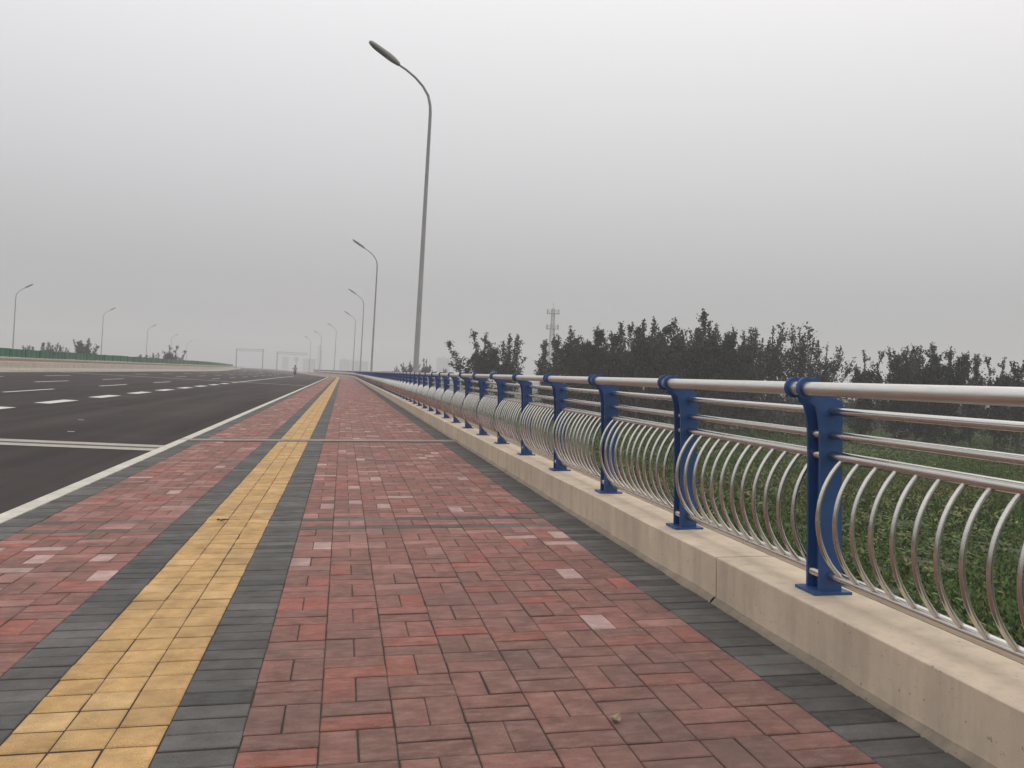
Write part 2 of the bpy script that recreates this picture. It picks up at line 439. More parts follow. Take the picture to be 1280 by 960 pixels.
for k, lst in pavers.items():
    sc = []
    for i, (x0, x1, y0, y1, c) in enumerate(lst):
        if y0 < .3: sc.append(0); continue
        P = [pix(D(x, yy)) for x, yy in ((x0, y0), (x1, y0), (x1, y1), (x0, y1))]
        ar = .5*abs(sum(P[q][0]*P[(q+1) % 4][1]-P[(q+1) % 4][0]*P[q][1] for q in range(4)))
        cx, cy = sum(p[0] for p in P)/4, sum(p[1] for p in P)/4
        sc.append(ar if -30 < cx < 1310 and cy < 985 else 0)
    order = sorted(range(len(lst)), key=lambda i: -sc[i]); top = set(order[:300])
    VV = []; FF = []; CC = []; nv = 0
    gap = JT if k != 'yellow' else .0048; gapy = .0088 if k != 'yellow' else .0098
    for i, (x0, x1, y0, y1, c) in enumerate(lst):
        wx, wy = x1-x0-gap, y1-y0-gapy; cx, cy = (x0+x1)/2, (y0+y1)/2
        jx, jy = random.gauss(0, .0008), random.gauss(0, .0008); dz = random.gauss(0, .0009)
        rx, ry, rz = (random.gauss(0, .008), random.gauss(0, .005), random.gauss(0, .004))
        if i in top:
            p = D(cx+jx, cy+jy, dz)
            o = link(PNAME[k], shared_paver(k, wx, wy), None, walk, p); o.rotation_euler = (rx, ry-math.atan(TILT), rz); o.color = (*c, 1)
        else:
            gv, gf = paver_geo(wx, wy, .005 if k == 'yellow' else .004)
            zz = gv[:, 2]+dz-gv[:, 0]*ry+gv[:, 1]*rx
            X = gv[:, 0]-gv[:, 1]*rz+cx+jx; Y = gv[:, 1]+gv[:, 0]*rz+cy+jy
            VV.append(np.stack([X, Y, zz+TILT*X], 1)); ff = gf if cy < 45 else gf[:1]+gf[5:]
            FF += [tuple(q+nv for q in fc) for fc in ff]; nv += 12; CC += [c]*len(ff)
    V = np.concatenate(VV)
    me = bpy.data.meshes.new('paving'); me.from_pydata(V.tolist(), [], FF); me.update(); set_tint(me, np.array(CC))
    o = link({'red': 'red_paving', 'grey': 'grey_paving', 'yellow': 'tactile_paving'}[k], me, PM[k][1], walk); o['kind'] = 'stuff'
# concrete band across the walkway over the deck joint
bd = MB(); sweep([(-2.33, -.03), (1.885, -.03), (1.885, .004), (-2.33, .004)], [BAND[0]+.002, 14.13], D, True, bd); sweep([(-2.33, -.03), (1.885, -.03), (1.885, .004), (-2.33, .004)], [14.155, BAND[1]], D, True, bd)
bd.build('joint_band', concrete('band_concrete', (.33, .285, .24), (.21, .17, .14)), walk)
# beyond the built pavers the bands go on as plain strips
FS = steps(110, S0, 10)+steps(S0, S0+LB, 4)[1:]+steps(S0+LB, END, 60)[1:]
far_m = {'red': simple('far_red', (.21, .11, .092), .9, 0, .15, 1.5), 'grey': simple('far_grey', (.090, .087, .083), .9, 0, .15, 1.5), 'yellow': simple('far_yellow', (.42, .26, .095), .9, 0, .12, 1.5)}
for a, b, k in ((-2.33, -2.10, 'grey'), (-2.10, -1.17, 'red'), (-1.17, -.955, 'grey'), (-.955, -.495, 'yellow'), (-.495, -.26, 'grey'), (-.26, 1.60, 'red'), (1.60, 1.885, 'grey')):
    sweep([(a, -.002), (b, -.002)], FS, D).build({'red': 'red_strip', 'grey': 'grey_strip', 'yellow': 'tactile_strip'}[k], far_m[k], walk)
# road-side kerb stones
kerb = tag(empty('road_kerb'), 'pale concrete kerb between the asphalt road and the grey border pavers', 'kerb')
s = 14.2-4*5
while s < 300:
    ln = 5 if s < 100 else 20
    prof = [(-2.48, -.30), (-2.33, -.30), (-2.33, .004), (-2.335, .008), (-2.468, .008), (-2.48, -.004)]
    jig = random.gauss(0, .002)
    sweep([(x+jig, z+random.gauss(0, .0008)) for x, z in prof], steps(s+.003, s+ln-(.09 if abs(s+ln-14.2) < .1 else .003), 5), D, True).build('kerb_stone', M_KERB, kerb)
    s += ln

# ------------------------------------------------------------------ plinth under the railing
plinth = tag(empty('railing_plinth'), 'beige concrete plinth carrying the blue and steel railing', 'plinth')
PH = .228
joints = [-6, 4.02, 14.2, 24.3, 34.5, 44.6, 54.8, 65, 80, 95, 110, 125, 140, 160, 180, 220, 300]
for a, b in zip(joints[:-1], joints[1:]):
    ss = np.linspace(a+.006, b-.006, max(2, int((b-a)/.5) if b < 60 else int((b-a)/4)+1))
    mb = MB(); n = 9; V = []; F = []
    for s in ss:
        w1, w2 = .0022*math.sin(s*3.1+1), .002*math.sin(s*2.3)
        V += [D(X, s, z) for X, z in ((1.90, -.30), (1.888+w1, .0), (1.880+w1, PH-.006), (1.882+w1, PH-.002+w2), (1.887, PH+w2), (2.05, PH+.001), (2.185, PH), (2.194, PH-.008), (2.194, -.30))]
    for i in range(len(ss)-1):
        for k in range(n): F.append((i*n+k, i*n+(k+1) % n, (i+1)*n+(k+1) % n, (i+1)*n+k))
    F += [tuple(range(n)), tuple(range(len(V)-1, len(V)-n-1, -1))]
    mb.add(V, F); mb.build('plinth_segment', M_PLINTH, plinth)
    if b < 60:   # uneven mortar fillet along the foot
        V = []; F = []; ss = np.linspace(a+.01, b-.01, int((b-a)/.06))
        for s in ss:
            q = .5+.5*math.sin(s*5.3+a)*math.sin(s*1.7); q2 = random.gauss(0, .0012)
            V += [D(1.892, s, .022+.010*q+q2), D(1.876-.003*q, s, .016+.007*q+q2), D(1.864-.007*q+q2, s, .005), D(1.860-.008*q+q2, s, -.012)]
        for i in range(len(ss)-1):
            for k in range(3): F.append((i*4+k, i*4+k+1, i*4+k+5, i*4+k+4))
        link('mortar_fillet', mesh('mortar_fillet', V, F, True), M_MORTAR, plinth)

# ------------------------------------------------------------------ railing
rail = tag(empty('bridge_railing', (0, 0, 0)), 'blue post railing with steel tube rails and bowed steel balusters', 'railing')
BAY = 1.515; YP0 = 3.33
TRX, TRZ = 1.908, 1.095
def plate_prof():
    p = [(2.004, PH+.010), (1.998, .45), (1.984, .80), (1.976, .93), (1.966, .985), (1.955, 1.018), (1.93, 1.036)]
    for k in range(0, 13):
        t = R_(-62-k*19); p.append((TRX+.043*math.cos(t), TRZ+.043*math.sin(t)))
    p += [(1.95, 1.139), (1.972, 1.125), (2.0, 1.075), (2.02, 1.06), (2.062, 1.05), (2.078, 1.03), (2.082, .90), (2.094, .6), (2.108, PH+.010)]
    return p
PROF = plate_prof()
def yshift(mb): return mb
def post_meshes():
    body = MB()
    for yy in (-.053, .041): body.prism(PROF, 1, yy, yy+.012)
    body.prism([(2.045, PH+.010), (2.022, 1.035), (2.034, 1.035), (2.057, PH+.010)], 1, -.042, .042)
    bp = MB().box((1.966, -.078, PH+.001), (2.142, .078, PH+.013))
    col = []
    for yy in (-.056, .042):
        c = MB(); n = 20; V = []; F = []
        for y_, r in ((yy, .0335), (yy, .0445), (yy+.014, .0445), (yy+.014, .0335)):
            V += [(TRX+r*math.cos(2*math.pi*k/n), y_, TRZ+r*math.sin(2*math.pi*k/n)) for k in range(n)]
        for l in range(4):
            for k in range(n): F.append((l*n+k, l*n+(k+1) % n, ((l+1) % 4)*n+(k+1) % n, ((l+1) % 4)*n+k))
        c.add(V, F, False); col.append(c.me('collar'))
    bolt = MB(); hexp = [(.009*math.cos(R_(60*k)), .009*math.sin(R_(60*k))) for k in range(6)]
    bolt.prism(hexp, 2, 0, .008); bolt.tube([(0, 0, .006), (0, 0, .018)], .0045, 6)
    hb = MB(); hb.prism(hexp, 0, -.008, 0); hb.tube([(-.016, 0, 0), (-.006, 0, 0)], .0045, 6)
    stub = MB(); stub.tube([(0, -.042, 0), (0, .042, 0)], .0235, 14)
    return body.me('post'), bp.me('base_plate'), col, bolt.me('bolt'), hb.me('bolt'), stub.me('rail_stub')
PB, PBP, PCOL, PBO, PHB, PST = post_meshes()
for m_ in (PB, PBP, *PCOL): m_.materials.append(M_BLUE)
for m_ in (PBO, PHB, PST): m_.materials.append(M_STEEL)
NEAR = 30
RAILS = (('upper_rail', 2.032, 1.000, .0175), ('upper_rail', 2.036, .900, .0175), ('middle_rail', 2.040, .812, .0225), ('bottom_rail', 2.058, .308, .0235))
def sy(X): return TILT*X
def rail_mesh(name, X, z, r, n, y0, y1, hollow=False):
    mb = MB(); mb.tube([(X, y0, z+sy(X)), (X, y1, z+sy(X))], r, n); me = mb.me(name); return me
m_top = rail_mesh('top_rail', TRX, TRZ, .0285, 24, .002, BAY-.002); m_top.materials.append(M_TOPRAIL)
m_rails = []
for nm, X, z, r in RAILS:
    m = rail_mesh(nm, X, z, r, 16,   .054, BAY-.054); m.materials.append(M_STEEL); m_rails.append(m)
def arc_pts(n):
    top = np.array([2.040-.006, .800]); bot = np.array([2.058-.012, .322]); mid = np.array([1.938, .560])
    # circle through the three points
    ax, ay = top; bx, by = mid; cx, cy = bot
    d = 2*(ax*(by-cy)+bx*(cy-ay)+cx*(ay-by))
    ux = ((ax*ax+ay*ay)*(by-cy)+(bx*bx+by*by)*(cy-ay)+(cx*cx+cy*cy)*(ay-by))/d
    uy = ((ax*ax+ay*ay)*(cx-bx)+(bx*bx+by*by)*(ax-cx)+(cx*cx+cy*cy)*(bx-ax))/d
    r = math.hypot(ax-ux, ay-uy); a0 = math.atan2(ay-uy, ax-ux); a1 = math.atan2(cy-uy, cx-ux)
    if a1 < a0: a1 += 2*math.pi
    return [(ux+r*math.cos(a0+(a1-a0)*k/n), uy+r*math.sin(a0+(a1-a0)*k/n)) for k in range(n+1)]
bm_ = MB(); bm_.tube([(X-2.04, 0, z+sy(X)) for X, z in arc_pts(16)], .0102, 12); m_bal = bm_.me('baluster'); m_bal.materials.append(M_STEEL)
bal_off = [.13+.119*k for k in range(12)]
posts_s = [YP0+BAY*k for k in range(-3, 176)]
nb = 0; far_b = MB()
arc6 = arc_pts(7)
PLZ = sy(2.05)
for i, s in enumerate(posts_s):
    if i < NEAR:
        ln = random.gauss(0, .0015)
        p = link('post', PB, None, rail, (0, s, PLZ)); p.rotation_euler = (random.gauss(0, .003), 0, random.gauss(0, .001))
        link('base_plate', PBP, None, p)
        for c in PCOL: link('collar', c, None, p)
        for (nm, X, z, r) in RAILS[1:]: link('rail_stub', PST, None, p, (X-.022 if nm != 'bottom_rail' else X-.03, 0, z-sy(2.05)+sy(X)))
        link('bolt', PHB, None, p, (2.026, 0, .955))
        link('top_rail', m_top, None, rail, (0, s-BAY, 0))
        for (nm, X, z, r), m in zip(RAILS, m_rails): link(nm, m, None, rail, (0, s-BAY, 0))
        for o_ in bal_off:
            y_ = s-o_
            if nb < 300 and y_ > 1.7:
                nb += 1; b_ = link('baluster', m_bal, None, rail, (2.04+random.gauss(0, .001), y_+random.gauss(0, .0015), 0)); b_.rotation_euler = (0, 0, random.gauss(0, .03))
            else: far_b.tube([(X, y_, z+sy(X)) for X, z in arc6], .0098, 6, False)
    else:
        pass
o = far_b.build('baluster_run', M_STEEL, rail); o['kind'] = 'stuff'
# far part of the railing, too small to pick apart
fp = MB(); fr = MB(); fb = MB(); ft = MB()
def dloc(X, s, z): return np.array(D(X, s, z))
for i, s in enumerate(posts_s[NEAR:], NEAR):
    for yy in (-.045, .035):
        pr = [PROF[0], PROF[2], PROF[4], PROF[6], PROF[9], PROF[13], PROF[18], PROF[20], PROF[-5], PROF[-1]]
        n = len(pr); V = [D(X, s+yy, z) for X, z in pr]+[D(X, s+yy+.012, z) for X, z in pr]
        fp.add(V, [tuple(range(n)), tuple(range(2*n-1, n-1, -1))]+[(k, k+n, (k+1) % n+n, (k+1) % n) for k in range(n)])
    pl = [D(X, s+y_, z) for z in (PH, PH+.013) for X, y_ in ((1.957, -.088), (2.15, -.088), (2.15, .088), (1.957, .088))]
    fp.add(pl, [(0, 3, 2, 1), (4, 5, 6, 7), (0, 1, 5, 4), (1, 2, 6, 5), (2, 3, 7, 6), (3, 0, 4, 7)])
    for o_ in bal_off: fb.tube([D(X, s-o_, z) for X, z in arc6[::1]], .0098, 5, False)
ss = posts_s[NEAR-1:]
ft.tube([D(TRX, s, TRZ) for s in ss], .0285, 10)
for nm, X, z, r in RAILS: fr.tube([D(X, s, z) for s in ss], r, 8)
for mb, nm, m in ((fp, 'post_run', M_BLUE), (fr, 'rail_run', M_STEEL), (fb, 'baluster_run', M_STEEL), (ft, 'top_rail_run', M_TOPRAIL)):
    o = mb.build(nm, m, rail); o['kind'] = 'stuff'

# ------------------------------------------------------------------ street lamps
def lamp_meshes():
    H = 9.75
    pole = MB(); pole.tube([(0, 0, -.9), (0, 0, 0), (0, 0, .02), (0, 0, H)], [.115, .115, .10, .052], 14)
    arc = []
    pts = [(0, H), (-.02, 10.02), (-.10, 10.33), (-.29, 10.62), (-.56, 10.88), (-.86, 11.09), (-1.14, 11.24)]
    arm = MB(); arm.tube([(x, 0, z) for x, z in pts], [.052, .048, .044, .041, .038, .036, .034], 10)
    base = MB(); base.box((-.2, -.2, -.95), (.2, .2, -.9)); base.prism([(.12, -.9), (.19, -.9), (.12, -.62)], 1, -.008, .008); base.prism([(-.12, -.9), (-.19, -.9), (-.12, -.62)], 1, -.008, .008)
    # lamp head: lofted sections along the arm's end direction
    a = math.atan2(.62, 1.0); dx, dz = -math.cos(a), math.sin(a); nx_, nz_ = math.sin(a), math.cos(a)
    head = MB(); V = []; F = []; n = 12
    secs = [(0, .05, .05), (.05, .085, .085), (.25, .13, .125), (.45, .165, .13), (.72, .175, .115), (.98, .165, .10), (1.13, .13, .085), (1.2, .06, .05)]
    for t, wy, hz in secs:
        cx, cz = -1.1+dx*t, 11.22+dz*t
        for k in range(n):
            q = 2*math.pi*k/n; yy = wy*math.cos(q); hh = hz*math.sin(q); hh = max(hh, -hz*.45)
            V.append((cx+nx_*hh, yy, cz+nz_*hh))
    for i in range(len(secs)-1):
        for k in range(n): F.append((i*n+k, i*n+(k+1) % n, (i+1)*n+(k+1) % n, (i+1)*n+k))
    F += [tuple(range(n)), tuple(range(len(V)-1, len(V)-n-1, -1))]
    head.add(V, F, True)
    lens = MB(); V = []
    for t, wy in ((.48, .11), (.62, .13), (.90, .125), (1.05, .09)):
        for yy, hh in ((-wy, -.062), (wy, -.062)): V.append((-1.1+dx*t+nx_*hh, yy, 11.22+dz*t+nz_*hh))
    lens.add(V, [(0, 1, 3, 2), (2, 3, 5, 4), (4, 5, 7, 6)])
    door = MB().box((-.125, -.05, -.2), (-.095, .05, .15))
    brk = MB().prism([(-.5, -.955), (.26, -.955), (.26, -1.03), (-.5, -1.4)], 1, -.2, .2)
    return [('bracket', brk.me('bracket'), M_DECK), ('pole', pole.me('pole'), M_LAMP), ('arm', arm.me('arm'), M_LAMP), ('pole_base', base.me('pole_base'), M_LAMP), ('lamp_head', head.me('lamp_head'), M_LAMPHEAD), ('lens', lens.me('lens'), M_LENS), ('access_door', door.me('access_door'), M_LAMP)]
LM = lamp_meshes()
for nm, m, mt in LM: m.materials.append(mt)
def lamp(loc, rotz, lean, label, group, sc=1.0):
    e = empty('street_lamp', loc); e.rotation_euler = (0, lean, rotz); e.scale = (sc, sc, sc); tag(e, label, 'street lamp', group)
    hd = None
    for nm, m, mt in LM:
        o = link(nm, m, None, hd if nm == 'lens' else e)
        if nm == 'lamp_head': hd = o
ORD = ('', 'second', 'third', 'fourth', 'fifth', 'sixth', 'seventh')
for i, s in enumerate((28.5, 71.5, 114.5, 157.5, 200.5, 243.5, 286.5)):
    x, y, z = D(2.34, s, 0)
    lab = 'tall grey curved-arm street lamp rising in front of the small distant trees' if i == 0 else 'grey curved-arm street lamp behind the railing, %s along from the small distant trees' % ORD[i]
    lamp((x-.002*(s-28), y, .02), heading(s), R_(.9), lab, 'street lamps along the railing')
for s, where in ((115, 'beside the clump of tree tops'), (157, 'beside the lone bushy tree top'), (218, 'between low and round tree tops'), (280, 'past the dark round tree top'), (345, 'next to the portal gantry')):
    x, y, z = G(-39.9, s, 0)
    lamp((x, y, -.2), math.pi+heading(s), R_(-1.0), 'grey street lamp above the green screen, '+where, 'street lamps of the far carriageway', .88)

# ------------------------------------------------------------------ median: barriers, soil bed, green screen
med = tag(empty('median_barrier'), 'low pale concrete barrier along the far edge of the road', 'barrier')
ZR = zroad(-21.5)
s = -5+.3
while s < 420:
    ln = 10 if s < 150 else 30
    prof = [(-21.33, ZR-.02), (-21.36, ZR+.10), (-21.47, ZR+.28), (-21.52, ZR+.68), (-21.56, ZR+.70), (-21.74, ZR+.70), (-21.76, ZR-.02)]
    sweep(prof, steps(s+.02, s+ln-.02, 10 if s < S0-10 else 4), G, True).build('barrier_segment', M_BARRIER, med); s += ln
tag(sweep([(-21.76, ZR+.60), (-22.1, ZR+.72), (-22.58, ZR+.86)], LS, G).build('soil_bed', M_SOIL), kind='structure')
med2 = tag(empty('screen_wall'), 'narrow concrete wall under the green screen beyond the soil bed', 'wall')
sweep([(-22.58, ZR-.1), (-22.58, ZR+.95), (-22.60, ZR+.97), (-22.9, ZR+.97), (-22.92, ZR-.1)], steps(-6, S0, 20)+steps(S0, S0+LB, 4)[1:]+steps(S0+LB, 420, 20)[1:], G, True).build('wall_run', M_BARRIER, med2)
scr = tag(empty('green_screen'), 'long green metal screen on the median wall', 'screen')
GM = [simple('green_screen_paint_%d' % k, c, .5, 0, .14, .8) for k, c in enumerate(((.016, .115, .060), (.014, .100, .054), (.020, .130, .066)))]
s = 8
while s < 330:
    ln = 3.0
    tp = ZR+1.56+random.gauss(0, .012)
    pm = MB(); nfold = 6; V = []; F = []
    for k in range(nfold+1):
        ss_ = s+.03+(ln-.06)*k/nfold; off = .02 if k % 2 else -.02
        V += [G(-22.7+off, ss_, ZR+.985), G(-22.7+off, ss_, tp), G(-22.725+off, ss_, tp), G(-22.725+off, ss_, ZR+.985)]
    for k in range(nfold):
        for q in range(4): F.append((k*4+q, k*4+(q+1) % 4, k*4+4+(q+1) % 4, k*4+4+q))
    pm.add(V, F); pm.build('panel', random.choice(GM), scr)
    ps = MB(); c = G(-22.71, s, 0); ps.box((c[0]-.03, c[1]-.03, ZR+.97), (c[0]+.03, c[1]+.03, ZR+1.58)); ps.build('post', M_GREEN, scr)
    s += ln

# ------------------------------------------------------------------ gantries, small post, tower, far buildings
def gantry(P0, P1, zb, H, two, label):
    e = tag(empty('sign_gantry', (P0[0], P0[1], zb)), label, 'gantry')
    d = np.array(P1)-np.array(P0); ln = np.hypot(*d); u = d/ln
    def leg(q): MB().tube([(q[0], q[1], 0), (q[0], q[1], H)], [.17, .13], 8).build('leg', M_GALV, e)
    leg((0, 0))
    if two: leg(d)
    a = (-.3*u[0], -.3*u[1]); b = d+.3*u
    tr = MB()
    for zz in (H-.1, H-.75): tr.tube([(a[0], a[1], zz), (b[0], b[1], zz)], .07, 6)
    m = 10
    for k in range(m):
        p, q = (np.array(a)*(1-k/m)+b*k/m), (np.array(a)*(1-(k+1)/m)+b*(k+1)/m)
        tr.tube([(p[0], p[1], H-.1 if k % 2 else H-.75), (q[0], q[1], H-.75 if k % 2 else H-.1)], .03, 5)
    tr.build('beam', M_GALV, e)
    return e
p0 = at_Y(328, 460, 300); p1 = at_Y(295, 458, 310)
gantry(p0[:2], p1[:2], .3, 7.0, True, 'grey portal gantry with two legs over the far road')
p0 = at_Y(346, 460, 310); p1 = at_Y(383, 461, 312)
gantry(p0[:2], p1[:2], .3, 6.6, False, 'grey cantilever gantry with one leg beside the far road')
p = at_Y(370, 459, 285); e = tag(empty('sign_post', (p[0], p[1], .2)), 'thin post with a round white sign under the cantilever gantry', 'sign')
MB().tube([(0, 0, 0), (0, 0, 4.2)], .09, 8).build('post', M_GALV, e)
sg = MB(); n = 16; sg.prism([(.75*math.cos(2*math.pi*k/n), 4.0+.75*math.sin(2*math.pi*k/n)) for k in range(n)], 1, -.12, -.09)
sg.build('sign_disc', simple('sign_white', (.7, .7, .7), .5), e)
# lattice tower
p = at_Y(688, 470, 330); H = at_Y(691, 378, 330)[2]-ZF
tw = tag(empty('lattice_tower', (p[0], p[1], ZF)), 'slim lattice telecom tower with two antenna platforms behind the trees', 'tower')
mb = MB(); w0, w1 = 2.0, .75
def tw_c(k, z):
    r = w0+(w1-w0)*min(1, z/(H*.85)); a = R_(45+90*k); return (r*math.cos(a), r*math.sin(a), z)
nz = 18; Z = [H*.93*k/nz for k in range(nz+1)]
for k in range(4): mb.tube([tw_c(k, z) for z in Z], .13, 5)
for i in range(nz):
    for k in range(4):
        mb.tube([tw_c(k, Z[i]), tw_c((k+1) % 4, Z[i+1])], .06, 4, False); mb.tube([tw_c((k+1) % 4, Z[i]), tw_c(k, Z[i+1])], .06, 4, False)
        mb.tube([tw_c(k, Z[i]), tw_c((k+1) % 4, Z[i])], .06, 4, False)
mb.build('mast', M_GALV, tw)
for zz, r in ((H*.875, 2.3), (H*.70, 2.3)):
    pf = MB(); n = 10; pr = [(r*math.cos(2*math.pi*k/n), r*math.sin(2*math.pi*k/n)) for k in range(n)]
    pf.prism(pr, 2, zz-.12, zz)
    for k in range(n):
        a, b = pr[k], pr[(k+1) % n]
        pf.tube([(a[0], a[1], zz+1.1), (b[0], b[1], zz+1.1)], .06, 4); pf.tube([(a[0], a[1], zz), (a[0], a[1], zz+1.1)], .05, 4)
    po = pf.build('platform', M_GALV, tw)
    for k in range(6):
        a = R_(60*k+10); an = MB().box((-.18, -.12, -.9), (.18, .12, 1.1)); o = an.build('antenna', M_GALV, po, ((r+.25)*math.cos(a), (r+.25)*math.sin(a), zz+.5)); o.rotation_euler = (0, 0, a+R_(90))
MB().tube([(0, 0, H*.92), (0, 0, H)], .09, 6).build('finial', M_GALV, tw)
# far buildings
def far_building(px0, px1, ytop, Y, label, stepped=0):
    a = at_Y(px0, 462, Y); b = at_Y(px1, 462, Y); H = at_Y((px0+px1)/2, ytop, Y)[2]-ZF; wd = b[0]-a[0]; dp = 16
    e = tag(empty('apartment_block', (a[0], a[1], ZF)), label, 'building')
    wl = MB().box((0, 0, 0), (wd, dp, H-.8)); wl.build('wall', M_FARW, e)
    rf = MB().box((-.4, -.4, H-.8), (wd+.4, dp+.4, H-.3)); rf.box((wd*.35, 4, H-.3), (wd*.6, 10, H+stepped)); rf.build('roof', M_FARW, e)
    fl = max(2, int(H/3.2)); nw = max(3, int(wd/4.5))
    for k in range(fl):
        wm = MB()
        for q in range(nw): wm.box((wd*(q+.25)/nw, -.06, 1+k*3.2*(H-1.5)/(fl*3.2)), (wd*(q+.75)/nw, .1, 1+(k+.5)*3.2*(H-1.5)/(fl*3.2)))
        wm.build('window_row', M_FARG, e)['kind'] = 'stuff'
far_building(378, 394, 448, 1180, 'hazy wide flat-roofed block beyond the bend of the road')
far_building(396, 402, 432, 1330, 'hazy slim tower block left of the far lamps', 2)
far_building(424, 437, 449, 1150, 'hazy mid-rise block seen between the far lamp poles', 1.5)
far_building(438, 460, 451, 1100, 'hazy long low block behind the far railing', 1)
far_building(547, 562, 447, 1150, 'hazy square block beside the small roadside trees', 1.5)
far_building(352, 360, 446, 1250, 'hazy narrow block behind the cantilever gantry', 1)

# ------------------------------------------------------------------ trees
def tree_variant(seed, sparse=1.0, slender=1.0, H=8.0):
    r = np.random.default_rng(seed); tb = MB(); C = []
    def grow(p, d, ln, m, up, wob):
        q = [np.array(p, float)]; d = np.array(d, float)
        for i in range(m):
            d = d+np.array([0, 0, up])+r.normal(0, wob, 3); d /= np.linalg.norm(d); q.append(q[-1]+d*ln/m)
        return q
    def on(q, x):
        x *= len(q)-1; i = min(int(x), len(q)-2); return q[i]*(1-(x-i))+q[i+1]*(x-i)
    def leaves(q, ln, dens, rad, lo=.1):
        for _ in range(int(ln*dens*sparse)): C.append(on(q, r.uniform(lo, 1.02))+r.normal(0, rad, 3))
    trunk = grow((0, 0, 0), (0, 0, 1), H*.9, 8, .3, .05)
    tb.tube(trunk, [.15*(1-.9*k/8)+.012 for k in range(9)], 7)
    leaders = [(trunk, 0.0)]
    for k in range(8):                                    # forked leaders that end at different heights
        t = r.uniform(.10, .5); az = k*2.4+r.uniform(-.5, .5); el = R_(r.uniform(48, 74)); p = on(trunk, t); ln = (H*r.uniform(.62, .96)-p[2])/.95
        q = grow(p, (math.cos(az)*math.cos(el)*slender, math.sin(az)*math.cos(el)*slender, math.sin(el)), ln, 6, .07, .08)
        tb.tube(q, [.07*(1-.86*i/6) for i in range(7)], 5, False); leaders.append((q, .0))
    for q, _ in leaders:
        L_ = sum(np.linalg.norm(q[i+1]-q[i]) for i in range(len(q)-1))
        leaves(q, L_, 20, .085, .42); leaves(q, L_*.3, 22, .055, .80)
        for k in range(int(L_*3.0)):
            u = r.uniform(.16, .95); p = on(q, u); az = r.uniform(0, 6.28); el = R_(r.uniform(15, 62)); ln = H*(.165*(1-u)+.055)*r.uniform(.55, 1.3)*slender
            b_ = grow(p, (math.cos(az)*math.cos(el), math.sin(az)*math.cos(el), math.sin(el)), ln, 3, .16, .14)
            tb.tube(b_, [.022, .015, .010, .005], 3, False); leaves(b_, ln, 36, .12)
            for _k in range(2):
                p2 = on(b_, r.uniform(.25, .8)); d2 = r.normal(0, .6, 3)+np.array([0, 0, .45]); d2 /= np.linalg.norm(d2); l2 = ln*r.uniform(.35, .6)
                leaves([p2, p2+d2*l2], l2, 40, .08)
    for k in range(16):                                   # drooping skirt low on the trunk
        p = on(trunk, r.uniform(.07, .32)); az = r.uniform(0, 6.28); ln = H*r.uniform(.12, .26)*slender
        b_ = grow(p, (math.cos(az), math.sin(az), r.uniform(.0, .5)), ln, 3, .05, .14); tb.tube(b_, [.022, .015, .010, .005], 3, False); leaves(b_, ln, 70, .14)
    C = np.array(C); n = len(C)
    sz = r.uniform(.06, .125, n)[:, None]
    a = r.normal(0, 1, (n, 3)); a /= np.linalg.norm(a, axis=1)[:, None]; b = r.normal(0, 1, (n, 3)); b -= (a*b).sum(1)[:, None]*a; b /= np.linalg.norm(b, axis=1)[:, None]
    b *= .72
    V = np.stack([C-a*sz, C+b*sz*.8, C+a*sz, C-b*sz*.8], 1).reshape(-1, 3)
    me = fast_mesh('crown', V, 4)
    base = np.array([(.018, .022, .012), (.024, .028, .015), (.014, .018, .009), (.032, .034, .018)])[r.integers(0, 4, n)]*r.uniform(.75, 1.2, (n, 1))
    set_tint(me, base); me.materials.append(M_LEAF)
    tm = tb.me('trunk'); tm.materials.append(M_BARK)
    return tm, me, float(V[:, 2].max())
VAR = [tree_variant(11), tree_variant(12, 1.1, 1.1), tree_variant(13, .9), tree_variant(14, .85, .9), tree_variant(15, .45, 1.05), tree_variant(16, .38, .95)]
def tree(px, ytop, Y, var, label, group, ws=1.0, name='roadside_tree'):
    P = at_Y(px, ytop, Y); b = at_Y(px-4, ytop+90, Y); H = P[2]-ZF; sc = H/VAR[var][2]
    e = tag(empty(name, (P[0]+.0, Y, ZF)), label, 'tree', group)
    e.rotation_euler = (0, 0, random.uniform(0, 6.28)); q = sc*ws*.78; e.scale = (q*random.uniform(.92, 1.1), q*random.uniform(.92, 1.1), sc)
    link('trunk', VAR[var][0], None, e); link('crown', VAR[var][1], None, e)
GR = 'trees in the row beyond the field'
ROW = [(600, 412, 84, 2, 'separate round-topped tree at the open end of the tree row'), (638, 416, 88, 3, 'loose-crowned tree second from the open end of the tree row'),
    (684, 424, 88, 3, 'short tree standing in front of the lattice tower')]
NTH = ('first', 'second', 'third', 'fourth', 'fifth', 'sixth', 'seventh', 'eighth', 'ninth', 'tenth')
for k, (px, yt, Y, var) in enumerate(((848, 409, 80, 1), (826, 395, 74, 3), (800, 397, 72, 0), (773, 402, 78, 2), (748, 399, 74, 1), (718, 406, 78, 0))):
    ROW.append((px, yt, Y, var, 'dark full tree, %s from the tallest tree towards the lattice tower' % NTH[k]))
ROW.append((872, 387, 66, 2, 'tallest dark tree in the row beyond the field'))
for k, (px, yt, Y, var) in enumerate(((896, 404, 76, 0), (916, 401, 69, 1), (938, 411, 76, 3))):
    ROW.append((px, yt, Y, var, 'dark full tree, %s from the tallest tree towards the thin see-through trees' % NTH[k]))
for k, (px, yt, Y, var) in enumerate(((964, 401, 72, 4), (1006, 402, 66, 5), (1032, 424, 70, 4))):
    ROW.append((px, yt, Y, var, 'thin see-through tree with sparse leaves, %s past the dark tall trees' % NTH[k]))
